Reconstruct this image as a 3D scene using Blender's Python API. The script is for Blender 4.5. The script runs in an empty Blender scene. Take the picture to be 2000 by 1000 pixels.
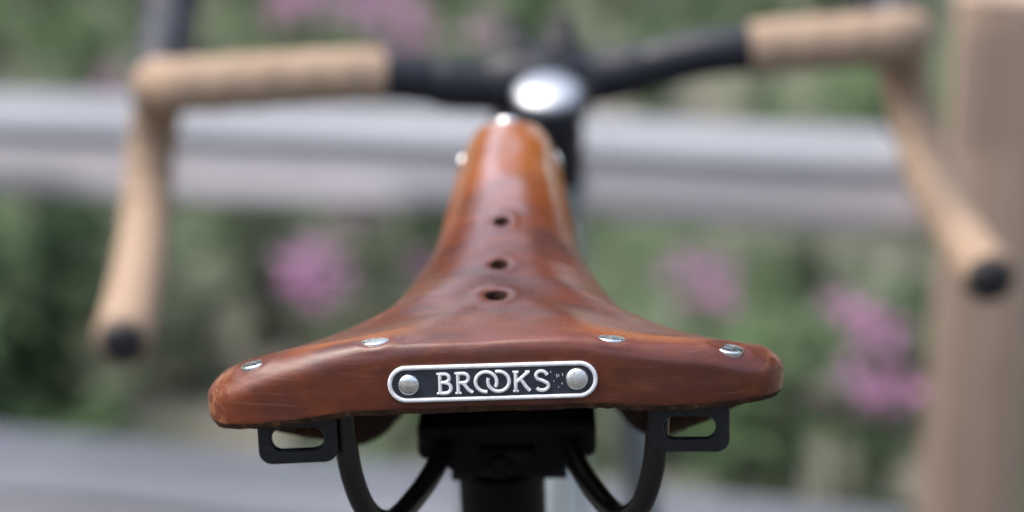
import bpy, bmesh, math, random
import numpy as np
from mathutils import Vector, Matrix, noise
from mathutils.bvhtree import BVHTree
R = math.radians
random.seed(7)
S = bpy.context.scene
COL = S.collection

# ------------------------------------------------------------------ camera
cam = bpy.data.cameras.new('camera'); camo = bpy.data.objects.new('camera', cam); COL.objects.link(camo)
cam.sensor_width = 36.0; cam.lens = 4474 * 36 / 2000
cam.clip_start = 0.02; cam.clip_end = 3000
camo.location = (0, -0.65, 1.16); camo.rotation_euler = (R(90 - 15.75), 0, 0)
cam.dof.use_dof = True; cam.dof.focus_distance = 0.683; cam.dof.aperture_fstop = 5.3
S.camera = camo
# ------------------------------------------------------------------ sky, sun, exposure
SUN_EL, SUN_AZ = 64, 272           # azimuth clockwise from +Y: veiled sun high on the left
w = bpy.data.worlds.new('World'); S.world = w; w.use_nodes = True
nt = w.node_tree; bg = nt.nodes['Background']
sky = nt.nodes.new('ShaderNodeTexSky'); sky.sky_type = 'NISHITA'; sky.sun_disc = False
sky.sun_elevation = R(SUN_EL); sky.sun_rotation = R(SUN_AZ)
sky.air_density = 1.0; sky.dust_density = 4.5; sky.ozone_density = 1.0
hs = nt.nodes.new('ShaderNodeHueSaturation'); hs.inputs['Saturation'].default_value = 0.75
nt.links.new(sky.outputs[0], hs.inputs['Color']); nt.links.new(hs.outputs[0], bg.inputs[0])
bg.inputs[1].default_value = 0.15
sl = bpy.data.lights.new('sun', 'SUN'); sl.energy = 0.42; sl.angle = R(40); sl.color = (1, .96, .9)
so = bpy.data.objects.new('sun', sl); COL.objects.link(so)
d = Vector((math.sin(R(SUN_AZ)) * math.cos(R(SUN_EL)), math.cos(R(SUN_AZ)) * math.cos(R(SUN_EL)), math.sin(R(SUN_EL))))
so.rotation_euler = d.to_track_quat('Z', 'Y').to_euler(); so.location = (0, 0, 8)
S.view_settings.view_transform = 'Standard'; S.view_settings.look = 'None'
S.view_settings.gamma = 1.0; S.view_settings.use_curve_mapping = False
S.view_settings.exposure = 1.5

# ------------------------------------------------------------------ materials
class NT:
    def __init__(s, name, rough=.5, metal=0.0):
        s.m = bpy.data.materials.new(name); s.m.use_nodes = True; s.t = s.m.node_tree
        s.b = s.t.nodes['Principled BSDF']; s.b.inputs['Roughness'].default_value = rough; s.b.inputs['Metallic'].default_value = metal
        s.tc = None
    def n(s, kind, **kw):
        x = s.t.nodes.new('ShaderNode' + kind)
        for k, v in kw.items(): setattr(x, k, v)
        return x
    def l(s, a, b): s.t.links.new(a, b)
    def obj(s, scale=(1, 1, 1), rot=(0, 0, 0)):
        if not s.tc: s.tc = s.n('TexCoord')
        mp = s.n('Mapping'); mp.inputs['Scale'].default_value = scale; mp.inputs['Rotation'].default_value = rot
        s.l(s.tc.outputs['Object'], mp.inputs['Vector']); return mp.outputs[0]
    def noise(s, scale, detail=4, rough=.55, vec=None, dist=0.0):
        x = s.n('TexNoise'); x.inputs['Scale'].default_value = scale; x.inputs['Detail'].default_value = detail
        x.inputs['Roughness'].default_value = rough; x.inputs['Distortion'].default_value = dist
        s.l(vec if vec is not None else s.obj(), x.inputs['Vector']); return x.outputs['Fac']
    def ramp(s, fac, stops):
        x = s.n('ValToRGB'); e = x.color_ramp.elements
        while len(e) < len(stops): e.new(.5)
        for i, (p, c) in enumerate(stops):
            e[i].position = p; e[i].color = (*c, 1) if not isinstance(c, (int, float)) else (c, c, c, 1)
        s.l(fac, x.inputs[0]); return x.outputs[0]
    def mix(s, fac, a, b, mode='MIX'):
        x = s.n('MixRGB', blend_type=mode)
        for i, v in ((0, fac), (1, a), (2, b)):
            if isinstance(v, (int, float)): x.inputs[i].default_value = v
            elif isinstance(v, tuple): x.inputs[i].default_value = (*v, 1)
            else: s.l(v, x.inputs[i])
        return x.outputs[0]
    def math(s, op, a, b=0.0, clamp=False):
        x = s.n('Math', operation=op, use_clamp=clamp)
        for i, v in ((0, a), (1, b)):
            if isinstance(v, (int, float)): x.inputs[i].default_value = v
            else: s.l(v, x.inputs[i])
        return x.outputs[0]
    def mrange(s, v, a, b, c, d_, smooth=True):
        x = s.n('MapRange'); x.interpolation_type = 'SMOOTHSTEP' if smooth else 'LINEAR'
        for i, q in ((1, a), (2, b), (3, c), (4, d_)): x.inputs[i].default_value = q
        s.l(v, x.inputs[0]); return x.outputs[0]
    def bump(s, h, strength=.2, dist=.001, prev=None):
        x = s.n('Bump'); x.inputs['Strength'].default_value = strength; x.inputs['Distance'].default_value = dist
        s.l(h, x.inputs['Height'])
        if prev: s.l(prev, x.inputs['Normal'])
        return x.outputs[0]
    def set(s, **kw):
        for k, v in kw.items():
            i = s.b.inputs[k.replace('_', ' ')]
            if isinstance(v, tuple): i.default_value = (*v, 1)
            elif isinstance(v, (int, float)): i.default_value = v
            else: s.l(v, i)
        return s.m

def simple(name, col, rough=.5, metal=0.0, var=.15, scale=60, bump=0.0, coat=0.0, spec=.5):
    k = NT(name, rough, metal)
    f = k.noise(scale, 5)
    c = k.ramp(f, [(.3, tuple(x * (1 - var) for x in col)), (.7, tuple(min(1, x * (1 + var)) for x in col))])
    k.set(Base_Color=c, Roughness=k.mrange(k.noise(scale * 2.3, 4), .3, .7, max(.02, rough * .85), min(1, rough * 1.15)))
    if bump: k.set(Normal=k.bump(k.noise(scale * 6, 3), bump, .001))
    k.set(Specular_IOR_Level=spec)
    if coat: k.set(Coat_Weight=coat, Coat_Roughness=.1)
    return k.m

def leather():
    k = NT('saddle_leather', .3)
    tc = k.n('TexCoord'); k.tc = tc
    sep = k.n('SeparateXYZ'); k.l(tc.outputs['Object'], sep.inputs[0])
    x, y, z = sep.outputs
    ax = k.math('ABSOLUTE', x)
    base = (.122, .0245, .0073); honey = (.37, .10, .007); dark = (.038, .0085, .004); rear = (.130, .029, .0125)
    # nose dyed lighter / honey, creased rear redder
    nose = k.mrange(y, .12, .235, 0, 1)
    big = k.noise(22, 4, .6)
    c = k.mix(k.math('MULTIPLY', nose, 1.0), base, honey)
    c = k.mix(k.mrange(y, .0, .02, .8, 0), c, rear)
    # cross-wise creases and rubbed streaks of the sitting area
    st = k.noise(1, 7, .66, k.obj((16, 190, 90)), 1.4)
    band = k.math('MULTIPLY', k.mrange(y, .012, .05, 0, 1), k.mrange(y, .11, .19, 1, 0))
    c = k.mix(k.math('MULTIPLY', k.mrange(st, .43, .62, 0, .74), band), c, dark)
    # handled darker mottling everywhere
    c = k.mix(k.math('MULTIPLY', k.mrange(big, .42, .68, 0, .72), k.mrange(y, .17, .24, 1, .25)), c, dark)
    st2 = k.noise(1, 6, .65, k.obj((38, 60, 75)), .9)
    c = k.mix(k.mrange(st2, .5, .75, 0, .25), c, honey)
    # honey-coloured rub on the crease by the inner rivet
    rub = k.math('MULTIPLY', k.math('MULTIPLY', k.mrange(ax, .015, .04, 0, 1), k.mrange(ax, .05, .07, 1, 0)), k.math('MULTIPLY', k.mrange(y, .004, .012, 0, 1), k.mrange(y, .02, .034, 1, 0)))
    c = k.mix(k.math('MULTIPLY', rub, .6), c, honey)
    # worn wing tips: pale scuffs
    tip = k.math('MULTIPLY', k.mrange(ax, .076, .09, 0, 1), k.mrange(k.noise(210, 6, .75), .50, .6, 0, 1))
    c = k.mix(k.math('MULTIPLY', tip, .7), c, (.36, .17, .07))
    # dark burnished hem
    # fine scratches
    sc = k.noise(1, 2, .5, k.obj((900, 60, 300), (0, 0, .6)), .3)
    scm = k.math('MULTIPLY', k.mrange(sc, .70, .74, 0, 1), k.mrange(k.noise(30, 2), .5, .6, 0, 1))
    c = k.mix(k.math('MULTIPLY', scm, .45), c, (.40, .19, .10))
    # purplish, sweat-darkened clouds on the rear face, with thin crosswise lines
    cl = k.math('MULTIPLY', k.mrange(k.noise(1, 5, .6, k.obj((30, 30, 80)), .8), .42, .68, 0, .6), k.mrange(y, .004, .02, 1, 0))
    c = k.mix(cl, c, (.052, .0125, .0095))
    ln = k.noise(1, 4, .6, k.obj((30, 30, 700)), .5)
    c = k.mix(k.math('MULTIPLY', k.mrange(ln, .58, .66, 0, .35), k.mrange(y, .004, .02, 1, 0)), c, (.20, .075, .045))
    pores = k.n('TexVoronoi'); pores.inputs['Scale'].default_value = 1500; k.l(k.obj(), pores.inputs['Vector'])
    grain = k.noise(900, 4, .6)
    b = k.bump(pores.outputs['Distance'], .05, .0004)
    b = k.bump(grain, .06, .0004, b)
    b = k.bump(st, .12, .0012, b)
    b = k.bump(k.noise(70, 4, .6), .07, .002, b)
    rg = k.math('ADD', k.mrange(k.noise(45, 5, .65), .3, .75, .19, .31), k.math('ADD', k.mrange(y, .08, .2, 0, -.08), k.math('ADD', k.mrange(y, .006, .03, .12, 0), k.math('MULTIPLY', k.mrange(z, -.007, .005, .25, 0), k.mrange(y, .12, .19, 0, 1)))))
    k.set(Base_Color=c, Roughness=rg, Normal=b, Specular_IOR_Level=k.math('SUBTRACT', .55, k.math('MULTIPLY', k.mrange(z, -.007, .005, .5, 0), k.mrange(y, .12, .19, 0, 1))), Coat_Weight=k.math('MULTIPLY', k.mrange(z, -.006, .006, 0, 1), k.mrange(y, .06, .18, .05, 1.0)), Coat_Roughness=.15, Coat_IOR=1.5)
    return k.m

def raw_leather():
    k = NT('cut_leather_edge', .9)
    c = k.ramp(k.noise(260, 6, .7), [(.3, (.018, .009, .006)), (.55, (.05, .024, .013)), (.8, (.17, .085, .04))])
    return k.set(Base_Color=c, Normal=k.bump(k.noise(900, 5, .7), .7, .001), Specular_IOR_Level=.2)

def wood(name, a, b_, dark, axis=0):
    k = NT(name, .85)
    sc = [1.2, 26, 26] if axis == 0 else [26, 26, 1.2]
    g = k.noise(1.6, 8, .65, k.obj(tuple(sc)), .8)
    g2 = k.noise(3, 5, .6)
    c = k.ramp(g, [(.28, dark), (.48, a), (.72, b_)])
    c = k.mix(k.mrange(g2, .35, .7, 0, .5), c, tuple(.8 * v for v in a))
    crack = k.noise(1, 3, .5, k.obj(tuple(v * 6 for v in sc)), .2)
    c = k.mix(k.mrange(crack, .66, .72, 0, .7), c, dark)
    return k.set(Base_Color=c, Normal=k.bump(g, .5, .004), Specular_IOR_Level=.25)

def foliage(name, a, b_, scale=9):
    k = NT(name, .6)
    f = k.noise(scale, 4)
    inf = k.n('ObjectInfo')
    c = k.ramp(f, [(.3, a), (.7, b_)])
    h = k.n('HueSaturation'); k.l(c, h.inputs['Color']); k.l(k.mrange(inf.outputs['Random'], 0, 1, .7, 1.25, False), h.inputs['Value'])
    k.set(Base_Color=h.outputs[0], Specular_IOR_Level=.3)
    tr = k.n('BsdfTranslucent'); k.l(h.outputs[0], tr.inputs[0])
    mx = k.n('MixShader'); mx.inputs[0].default_value = .5
    out = k.t.nodes['Material Output']; k.l(k.b.outputs[0], mx.inputs[1]); k.l(tr.outputs[0], mx.inputs[2]); k.l(mx.outputs[0], out.inputs[0])
    return k.m

def steel():
    k = NT('polished_steel', .2, 1.0)
    c = k.ramp(k.noise(500, 4, .7), [(.3, (.70, .70, .69)), (.6, (.88, .88, .87))])
    return k.set(Base_Color=c, Roughness=k.mrange(k.noise(420, 5, .7), .35, .7, .16, .38), Normal=k.bump(k.noise(350, 3), .12, .0005))

def worn_stud():
    k = NT('scratched_steel', .25, 1.0)
    v = k.noise(330, 6, .75, None, 1.5)
    c = k.ramp(v, [(.36, (.18, .15, .13)), (.44, (.74, .73, .72)), (.7, (.92, .92, .92))])
    return k.set(Base_Color=c, Roughness=k.mrange(v, .35, .6, .55, .34), Normal=k.bump(v, .4, .0006))

M = dict(
    leather=leather(), raw=raw_leather(), steel=steel(), stud=worn_stud(),
    enamel=simple('dark_enamel', (.018, .023, .034), .5, 0, .35, 300, .08),
    alu=simple('cast_aluminium', (.82, .82, .83), .4, .15, .15, 420, .25),
    black=simple('black_painted_steel', (.005, .0052, .006), .32, 0, .4, 200, .1, 0, .5),
    loop=simple('black_coated_loop', (.007, .0085, .0115), .36, 0, .6, 420, .2, 0, .45),
    clampm=simple('black_anodised_alloy', (.0035, .0035, .004), .5, .0, .3, 90, .04, 0, .14),
    barm=simple('black_satin_alloy', (.007, .0085, .014), .42, 0, .2, 50, .03, 0, .38),
    tape=None, plug=simple('black_rubber_plug', (.012, .012, .014), .6, 0, .3, 80),
    hood=simple('black_rubber_hood', (.02, .022, .028), .5, 0, .3, 80, .1),
    paint=simple('pale_grey_green_paint', (.22, .25, .25), .3, 0, .06, 20, 0, .6),
    chrome=simple('bell_chrome', (.52, .54, .56), .36, 1.0, .03, 200),
    tyre=simple('black_tyre', (.02, .02, .02), .85, 0, .3, 90, .3), rim=simple('silver_rim', (.5, .5, .52), .3, 1, .1, 50),
    rail=wood('weathered_grey_timber', (.45, .418, .42), (.56, .52, .525), (.25, .21, .21), 0),  # front board paler than the cap, lifting its shaded face by colour
    cap=wood('sky_tinted_cap_timber', (.22, .23, .25), (.285, .295, .315), (.155, .157, .17), 0),  # cool tone puts the sky tint of the top face into colour
    post=wood('brown_post_timber', (.38, .275, .205), (.48, .36, .275), (.22, .15, .105), 2),
    leafA=foliage('leaf_green', (.10, .175, .075), (.17, .26, .13)),
    leafB=foliage('leaf_grey_green', (.16, .20, .13), (.27, .31, .22)),
    leafC=foliage('leaf_dark', (.012, .035, .014), (.03, .065, .025)),
    leafT=foliage('tree_leaf_dark', (.016, .04, .014), (.04, .075, .028)),
    petal=foliage('petal_pink', (.56, .22, .45), (.70, .40, .61), 30),
    petal2=foliage('petal_mauve', (.50, .27, .44), (.64, .44, .58), 30),
    stem=simple('plant_stem', (.08, .11, .05), .7, 0, .2, 30),
)
k = NT('tan_cork_tape', .75)
c = k.ramp(k.noise(240, 6, .7), [(.3, (.26, .185, .13)), (.55, (.345, .248, .175)), (.75, (.41, .30, .215))])
c = k.mix(k.mrange(k.noise(35, 4), .4, .7, 0, .35), c, (.28, .19, .125))
M['tape'] = k.set(Base_Color=c, Normal=k.bump(k.noise(500, 4, .7), .3, .001), Specular_IOR_Level=.25)
k = NT('garden_soil', .95)
c = k.ramp(k.noise(3, 7, .65), [(.3, (.15, .145, .115)), (.55, (.25, .235, .195)), (.75, (.34, .32, .27))])
c = k.mix(k.mrange(k.noise(1.1, 4), .45, .65, 0, .6), c, (.14, .17, .10))
M['soil'] = k.set(Base_Color=c, Normal=k.bump(k.noise(60, 6, .7), .8, .02), Specular_IOR_Level=.15)
k = NT('path_gravel', .95)
vv = k.n('TexVoronoi'); vv.inputs['Scale'].default_value = 90; k.l(k.obj(), vv.inputs['Vector'])
c = k.mix(.5, k.ramp(k.noise(120, 4), [(.3, (.035, .035, .035)), (.7, (.09, .088, .085))]), vv.outputs['Color'], 'SOFT_LIGHT')
M['path'] = k.set(Base_Color=c, Normal=k.bump(vv.outputs['Distance'], .8, .01))

# ------------------------------------------------------------------ mesh helpers
def link(name, verts, faces, mat, parent=None, smooth=True, loc=None):
    me = bpy.data.meshes.new(name); me.from_pydata([tuple(v) for v in verts], [], faces); me.update()
    for m_ in (mat if isinstance(mat, (list, tuple)) else [mat]): me.materials.append(m_)
    if smooth: me.polygons.foreach_set('use_smooth', [True] * len(me.polygons))
    o = bpy.data.objects.new(name, me); COL.objects.link(o)
    if parent: o.parent = parent
    if loc is not None: o.location = loc
    return o
def tag(o, label=None, cat=None, group=None, kind=None):
    for k_, v in (('label', label), ('category', cat), ('group', group), ('kind', kind)):
        if v: o[k_] = v
    return o
def empty(name, loc=(0, 0, 0)):
    o = bpy.data.objects.new(name, None); o.empty_display_size = .05; o.location = loc; COL.objects.link(o); return o
class MB:
    def __init__(s): s.v = []; s.f = []
    def add(s, vs, fs):
        b = len(s.v); s.v += [Vector(v) for v in vs]; s.f += [tuple(i + b for i in q) for q in fs]; return s
    def tube(s, pts, r, seg=14, closed=False, caps=True, fn=None):
        pts = [Vector(p) for p in pts]; n = len(pts); rs = r if isinstance(r, (list, tuple)) else [r] * n
        T = []
        for i in range(n):
            a = pts[(i - 1) % n] if (i or closed) else pts[0]; b = pts[(i + 1) % n] if (i < n - 1 or closed) else pts[-1]
            T.append((b - a).normalized())
        ref = Vector((0, 0, 1)) if abs(T[0].z) < .9 else Vector((1, 0, 0))
        N = (ref - T[0] * ref.dot(T[0])).normalized(); vs = []
        L = 0
        for i in range(n):
            if i: L += (pts[i] - pts[i - 1]).length
            N = (N - T[i] * N.dot(T[i])).normalized(); B = T[i].cross(N)
            for j in range(seg):
                a = 2 * math.pi * j / seg
                rr = rs[i] + (fn(L, a) if fn else 0)
                vs.append(pts[i] + (N * math.cos(a) + B * math.sin(a)) * rr)
        fs = []
        for i in range(n if closed else n - 1):
            for j in range(seg):
                i2 = (i + 1) % n; j2 = (j + 1) % seg
                fs.append((i * seg + j, i * seg + j2, i2 * seg + j2, i2 * seg + j))
        if caps and not closed:
            fs.append(tuple(range(seg))[::-1]); fs.append(tuple((n - 1) * seg + j for j in range(seg)))
        return s.add(vs, fs)
    def lathe(s, prof, mat4, seg=28):      # prof: (r, h) from bottom to top round +Z
        vs = []; fs = []
        for (r, h) in prof:
            for j in range(seg):
                a = 2 * math.pi * j / seg; vs.append(mat4 @ Vector((r * math.cos(a), r * math.sin(a), h)))
        n = len(prof)
        for i in range(n - 1):
            for j in range(seg):
                j2 = (j + 1) % seg; fs.append((i * seg + j, i * seg + j2, (i + 1) * seg + j2, (i + 1) * seg + j))
        fs.append(tuple(range(seg))[::-1]); fs.append(tuple((n - 1) * seg + j for j in range(seg)))
        return s.add(vs, fs)
    def box(s, c, size, bev=.002, seg=3, mat4=None):
        bm = bmesh.new(); bmesh.ops.create_cube(bm, size=1)
        for v in bm.verts: v.co = Vector((v.co.x * size[0], v.co.y * size[1], v.co.z * size[2]))
        if bev: bmesh.ops.bevel(bm, geom=bm.edges[:], offset=bev, segments=seg, affect='EDGES', profile=.5)
        bm.verts.index_update()
        mt = mat4 or Matrix.Identity(4); c = Vector(c)
        vs = [mt @ (v.co + c) for v in bm.verts]; fs = [tuple(v.index for v in f.verts) for f in bm.faces]; bm.free()
        return s.add(vs, fs)
    def build(s, name, mat, parent=None, smooth=True, mat4=None, auto=None):
        vs = [mat4 @ v for v in s.v] if mat4 else s.v
        o = link(name, vs, s.f, mat, parent, smooth)
        bm = bmesh.new(); bm.from_mesh(o.data); bmesh.ops.recalc_face_normals(bm, faces=bm.faces[:]); bm.to_mesh(o.data); bm.free()
        if smooth: o.data.set_sharp_from_angle(angle=R(auto or 40))
        return o
def cr(P, n):                                # centripetal Catmull-Rom through P, n steps each
    P = [np.array(p, float) for p in P]
    P = [2 * P[0] - P[1]] + P + [2 * P[-1] - P[-2]]
    out = []
    for i in range(1, len(P) - 2):
        p0, p1, p2, p3 = P[i - 1:i + 3]
        t0 = 0; t1 = t0 + max(1e-6, np.linalg.norm(p1 - p0)) ** .5; t2 = t1 + max(1e-6, np.linalg.norm(p2 - p1)) ** .5; t3 = t2 + max(1e-6, np.linalg.norm(p3 - p2)) ** .5
        for q in range(n):
            t = t1 + (t2 - t1) * q / n
            A1 = (t1 - t) / (t1 - t0) * p0 + (t - t0) / (t1 - t0) * p1
            A2 = (t2 - t) / (t2 - t1) * p1 + (t - t1) / (t2 - t1) * p2
            A3 = (t3 - t) / (t3 - t2) * p2 + (t - t2) / (t3 - t2) * p3
            B1 = (t2 - t) / (t2 - t0) * A1 + (t - t0) / (t2 - t0) * A2
            B2 = (t3 - t) / (t3 - t1) * A2 + (t - t1) / (t3 - t1) * A3
            out.append((t2 - t) / (t2 - t1) * B1 + (t - t1) / (t2 - t1) * B2)
    out.append(P[-2]); return out
def smooth_path(pts, n=8): return [Vector(p) for p in cr(pts, n)]

# ================================================================== THE SETTING
def ground():
    bm = bmesh.new()
    xs = sorted(set([-900, -200, -60, -20, -8] + [i * .25 for i in range(-20, 21)] + [8, 20, 60, 200, 900]))
    ys = sorted(set([-900, -200, -60, -20, -8, -3, 0, 1.2] + [1.6 + i * .25 for i in range(0, 40)] + [14, 20, 60, 200, 900]))
    g = [[bm.verts.new((x, y, (.05 * noise.noise(Vector((x * .7, y * .7, 0))) if (abs(x) < 6 and 1.6 < y < 11) else 0) - .0)) for x in xs] for y in ys]
    for i in range(len(ys) - 1):
        for j in range(len(xs) - 1): bm.faces.new((g[i][j], g[i][j + 1], g[i + 1][j + 1], g[i + 1][j]))
    me = bpy.data.meshes.new('ground'); bm.to_mesh(me); bm.free(); me.materials.append(M['soil'])
    me.polygons.foreach_set('use_smooth', [True] * len(me.polygons))
    o = bpy.data.objects.new('ground', me); COL.objects.link(o); tag(o, 'bare pale soil of the flower bed', kind='structure')
    # the gravel path the bicycle stands on
    vs = []; fs = []
    n = 40
    for i in range(n + 1):
        x = -8 + 16 * i / n; e = 1.47 - .195 * x + .05 * noise.noise(Vector((x * 2, 0, 3)))
        vs += [(x, -6, .06), (x, e, .06), (x, e + .03, -.05)]
    for i in range(n):
        a = i * 3; fs += [(a, a + 3, a + 4, a + 1), (a + 1, a + 4, a + 5, a + 2)]
    p = link('path', vs, fs, M['path'], smooth=False); tag(p, kind='structure')
ground()
GZ = .06   # path surface

# ================================================================== FENCE
fence = empty('wooden_fence', (0, 1.46, 0))
tag(fence, 'weathered two-rail timber fence with square brown post behind the bicycle', 'fence')
FA = math.atan(-.17 / .87)
def plank(L, w, h, seedv, mat, name, loc, axis=0):
    """slightly warped sawn timber along local X (axis 0) or Z (axis 2), eased edges"""
    n = 40; prof = []
    b = .006
    for (x, y) in ((w / 2 - b, -h / 2), (w / 2, -h / 2 + b), (w / 2, h / 2 - b), (w / 2 - b, h / 2), (-w / 2 + b, h / 2), (-w / 2, h / 2 - b), (-w / 2, -h / 2 + b), (-w / 2 + b, -h / 2)):
        prof.append((x, y))
    vs = []; fs = []
    for i in range(n + 1):
        u = -L / 2 + L * i / n
        for q, (a, c_) in enumerate(prof):
            j = noise.noise(Vector((u * 3, q * .7, seedv))) * .004
            wob = noise.noise(Vector((u * .8, 9, seedv))) * .008
            if axis == 0: vs.append((u, a + j, c_ + j + wob))
            else: vs.append((a + j, c_ + j, u))
    for i in range(n):
        for q in range(8):
            q2 = (q + 1) % 8; fs.append((i * 8 + q, i * 8 + q2, (i + 1) * 8 + q2, (i + 1) * 8 + q))
    fs.append(tuple(range(8))); fs.append(tuple(n * 8 + q for q in range(8))[::-1])
    m = MB().add(vs, fs); o = m.build(name, mat, fence, True, None, 50); o.location = loc
    return o
def fx(x): return -.195 * x          # fence line, front faces of the rails, relative to empty
for z, dz in ((.672, 0), (.279, .03)):
    o = plank(2.6, .16, .016, z * 9, M['cap'], 'cap_board', (-.885, fx(-.885) + .092, z - .008 + .72 * dz)); o.rotation_euler = (0, dz, FA)
    o = plank(2.6, .12, .054, z * 5 + 2, M['rail'], 'rail', (-.885, fx(-.885) + .0745, z - .0445 + .72 * dz)); o.rotation_euler = (0, dz, FA)
for (x, h) in ((.430, .856), (-2.25, .856)):
    o = plank(h, .09, .09, x, M['post'], 'post', (x, fx(x) - .015, h / 2 - .02), 2); o.rotation_euler = (0, 0, FA)
    if x > 0: o.rotation_euler = (R(0), R(1.2), FA)

# ================================================================== BICYCLE
ORG = Vector((-.0046, 0, .95))                                     # top of the saddle's rear crease
F = Matrix.Translation(ORG) @ Matrix.Rotation(R(-.85), 4, 'Z') @ Matrix.Rotation(R(-1.7), 4, 'Y')
BASE = Vector((0, .35, -.89))
bike = empty('bicycle'); bike.matrix_world = F @ Matrix.Translation(BASE)
tag(bike, 'parked drop-bar bicycle with brown leather saddle and tan taped handlebar', 'bicycle')
UP = Matrix.Translation(-BASE)                                      # saddle coordinates -> bicycle coordinates

# ---------------- saddle cover
def zs(s): return float(np.interp(s, [0, 30, 60, 95, 130, 180, 220, 250, 275], [0, -1.4, -4.2, -3.9, -.2, 6.0, 10.0, 11.6, 11.3]))
ST = [  # spine s, outer (x, s), then (fraction, z) down the section to the hem
 (62, (0, -1),   [(.35, -3.1), (.68, -1.1), (.90, .3), (.974, .0), (1.0, -2.8), (1.008, -10), (1.014, -19.3)]),
 (63, (22, -1),  [(.35, -3.1), (.68, -1.1), (.90, .3), (.974, .0), (1.0, -2.8), (1.008, -10), (1.014, -19.5)]),
 (65, (42, 0),   [(.35, -3.0), (.68, -1.6), (.89, -.3), (.965, -.8), (1.0, -4.2), (1.011, -11.8), (1.016, -20.3)]),
 (68, (62, 3.0), [(.35, -3.6), (.66, -4.2), (.86, -2.2), (.945, -2.8), (1.0, -7.0), (1.012, -14), (1.015, -22)]),
 (72, (80, 9),  [(.35, -4.2), (.64, -7.0), (.83, -5.2), (.935, -7.0), (1.0, -13.2), (1.012, -19), (1.014, -24)]),
 (77, (87.5, 22),  [(.35, -4.6), (.63, -9.5), (.83, -9.8), (.94, -11.6), (1.0, -17), (1.006, -21.5), (1.003, -25.8)]),
 (85, (78, 42),  [(.34, -4.8), (.60, -10.5), (.82, -15), (.94, -19), (1.0, -23.5), (1.01, -29), (1.02, -34)]),
 (96, (61, 66), [(.33, -5.0), (.58, -10), (.80, -17), (.94, -24), (1.0, -31), (1.04, -40), (1.08, -49)]),
 (112, (47, 94), [(.33, -3.9), (.58, -8.2), (.80, -15), (.94, -24), (1.0, -34), (1.08, -49), (1.15, -62)]),
 (136, (35, 128), [(.34, -.9), (.60, -4.6), (.81, -10.5), (.94, -20), (1.0, -32), (1.10, -48), (1.20, -62)]),
 (172, (27.5, 170), [(.35, 3.9), (.62, .7), (.82, -6), (.94, -14), (1.0, -25), (1.03, -38), (1.05, -50)]),
 (212, (23.6, 214), [(.35, 8.6), (.62, 5.6), (.82, -1), (.94, -9), (1.0, -19), (.965, -30), (.93, -40)]),
 (238, (21.4, 246), [(.35, 10.3), (.62, 7.9), (.82, 2.4), (.94, -6), (1.0, -15), (.96, -25), (.93, -33)]),
 (250, (16, 265.5), [(.35, 10.8), (.62, 8.8), (.82, 3.6), (.94, -5), (1.0, -13), (.99, -22), (.98, -29)]),
 (252, (0, 271.5), [(.35, 10.8), (.62, 8.4), (.82, 3), (.94, -4), (1.0, -12), (.99, -20), (.97, -27)]),
]
NT_, NK = 10, 9
def section(st):
    s0, (xo, so_), pr = st
    P_ = [np.array([0, s0, zs(s0)])]
    for f_, z in pr: P_.append(np.array([xo * f_, s0 + (so_ - s0) * f_, z]))
    return P_
secs = [section(s) for s in ST]
K = len(secs[0])
mir = lambda P_: [p * np.array([-1, 1, 1]) for p in P_]
ext = [mir(secs[1])] + secs + [mir(secs[-2])]
rows = []                                            # per control k: dense curve in t, going right side A..N
for k_ in range(K):
    c_ = cr([e[k_] for e in ext], NT_); rows.append(c_[NT_:-NT_])
T_ = len(rows[0])
cols = []
for t in range(T_):
    prof = [rows[k_][t] for k_ in range(K)]
    full = [p * np.array([-1, 1, 1]) for p in prof[:0:-1]] + prof
    dn = cr(full, NK); cols.append(np.array(dn[(K - 1) * NK:]))
G = np.array(cols)                                   # T x KK x 3
G[0, :, 0] = 0; G[-1, :, 0] = 0; G[:, 0, 0] = 0
KK = G.shape[1]
NC = 2 * (T_ - 1)
A = np.zeros((NC, KK, 3))
for j in range(NC):
    if j < T_: A[j] = G[j]
    else: A[j] = G[NC - j] * np.array([-1, 1, 1])
for it in range(9):                                  # relax, keeping the hem
    B = A.copy()
    left = np.roll(A, 1, 0); right = np.roll(A, -1, 0)
    inn = A.copy(); inn[:, 1:] = A[:, :-1]
    for j in range(NC): inn[j, 0] = A[(NC - j) % NC, 1]
    out_ = A.copy(); out_[:, :-1] = A[:, 1:]
    B[:, :-1] = .5 * A[:, :-1] + .125 * (left + right)[:, :-1] + .125 * (inn + out_)[:, :-1]
    B[:, -1] = .6 * A[:, -1] + .2 * (left + right)[:, -1]
    for j in range(NC): B[j, 0] = (B[j, 0] + B[(NC - j) % NC, 0]) / 2
    B[:, 0, 0] = 0
    A = B
HOLES = [(-1.6, 61, 3.7), (-1.2, 97, 3.0), (-1.0, 138, 2.9)]
def sst(x, a, b): t = np.clip((x - a) / (b - a), 0, 1); return t * t * (3 - 2 * t)
X, Y, Z = A[..., 0].copy(), A[..., 1].copy(), A[..., 2].copy()
Z -= 3.0 * sst(-X, 38, 80) * sst(Y, 120, 20)           # sagging left wing
wtop = 1 - sst(np.arange(KK) / KK, .62, .9)[None, :]
Z += (-1.8 * sst(X, 18, 45) * sst(X, 92, 74) * wtop + 1.0 * sst(X, 40, 75) * (1 - wtop) + 1.5 * sst(X, 66, 88)) * sst(Y, 120, 20)
Z -= .7 * sst(-X, 20, 40) * wtop * sst(Y, 120, 20)
X -= 3.2 * sst(-X, 55, 85) * sst(Y, 90, 20)
X *= 1 - .06 * sst(Y, 30, 75) * sst(Y, 190, 150)
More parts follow.
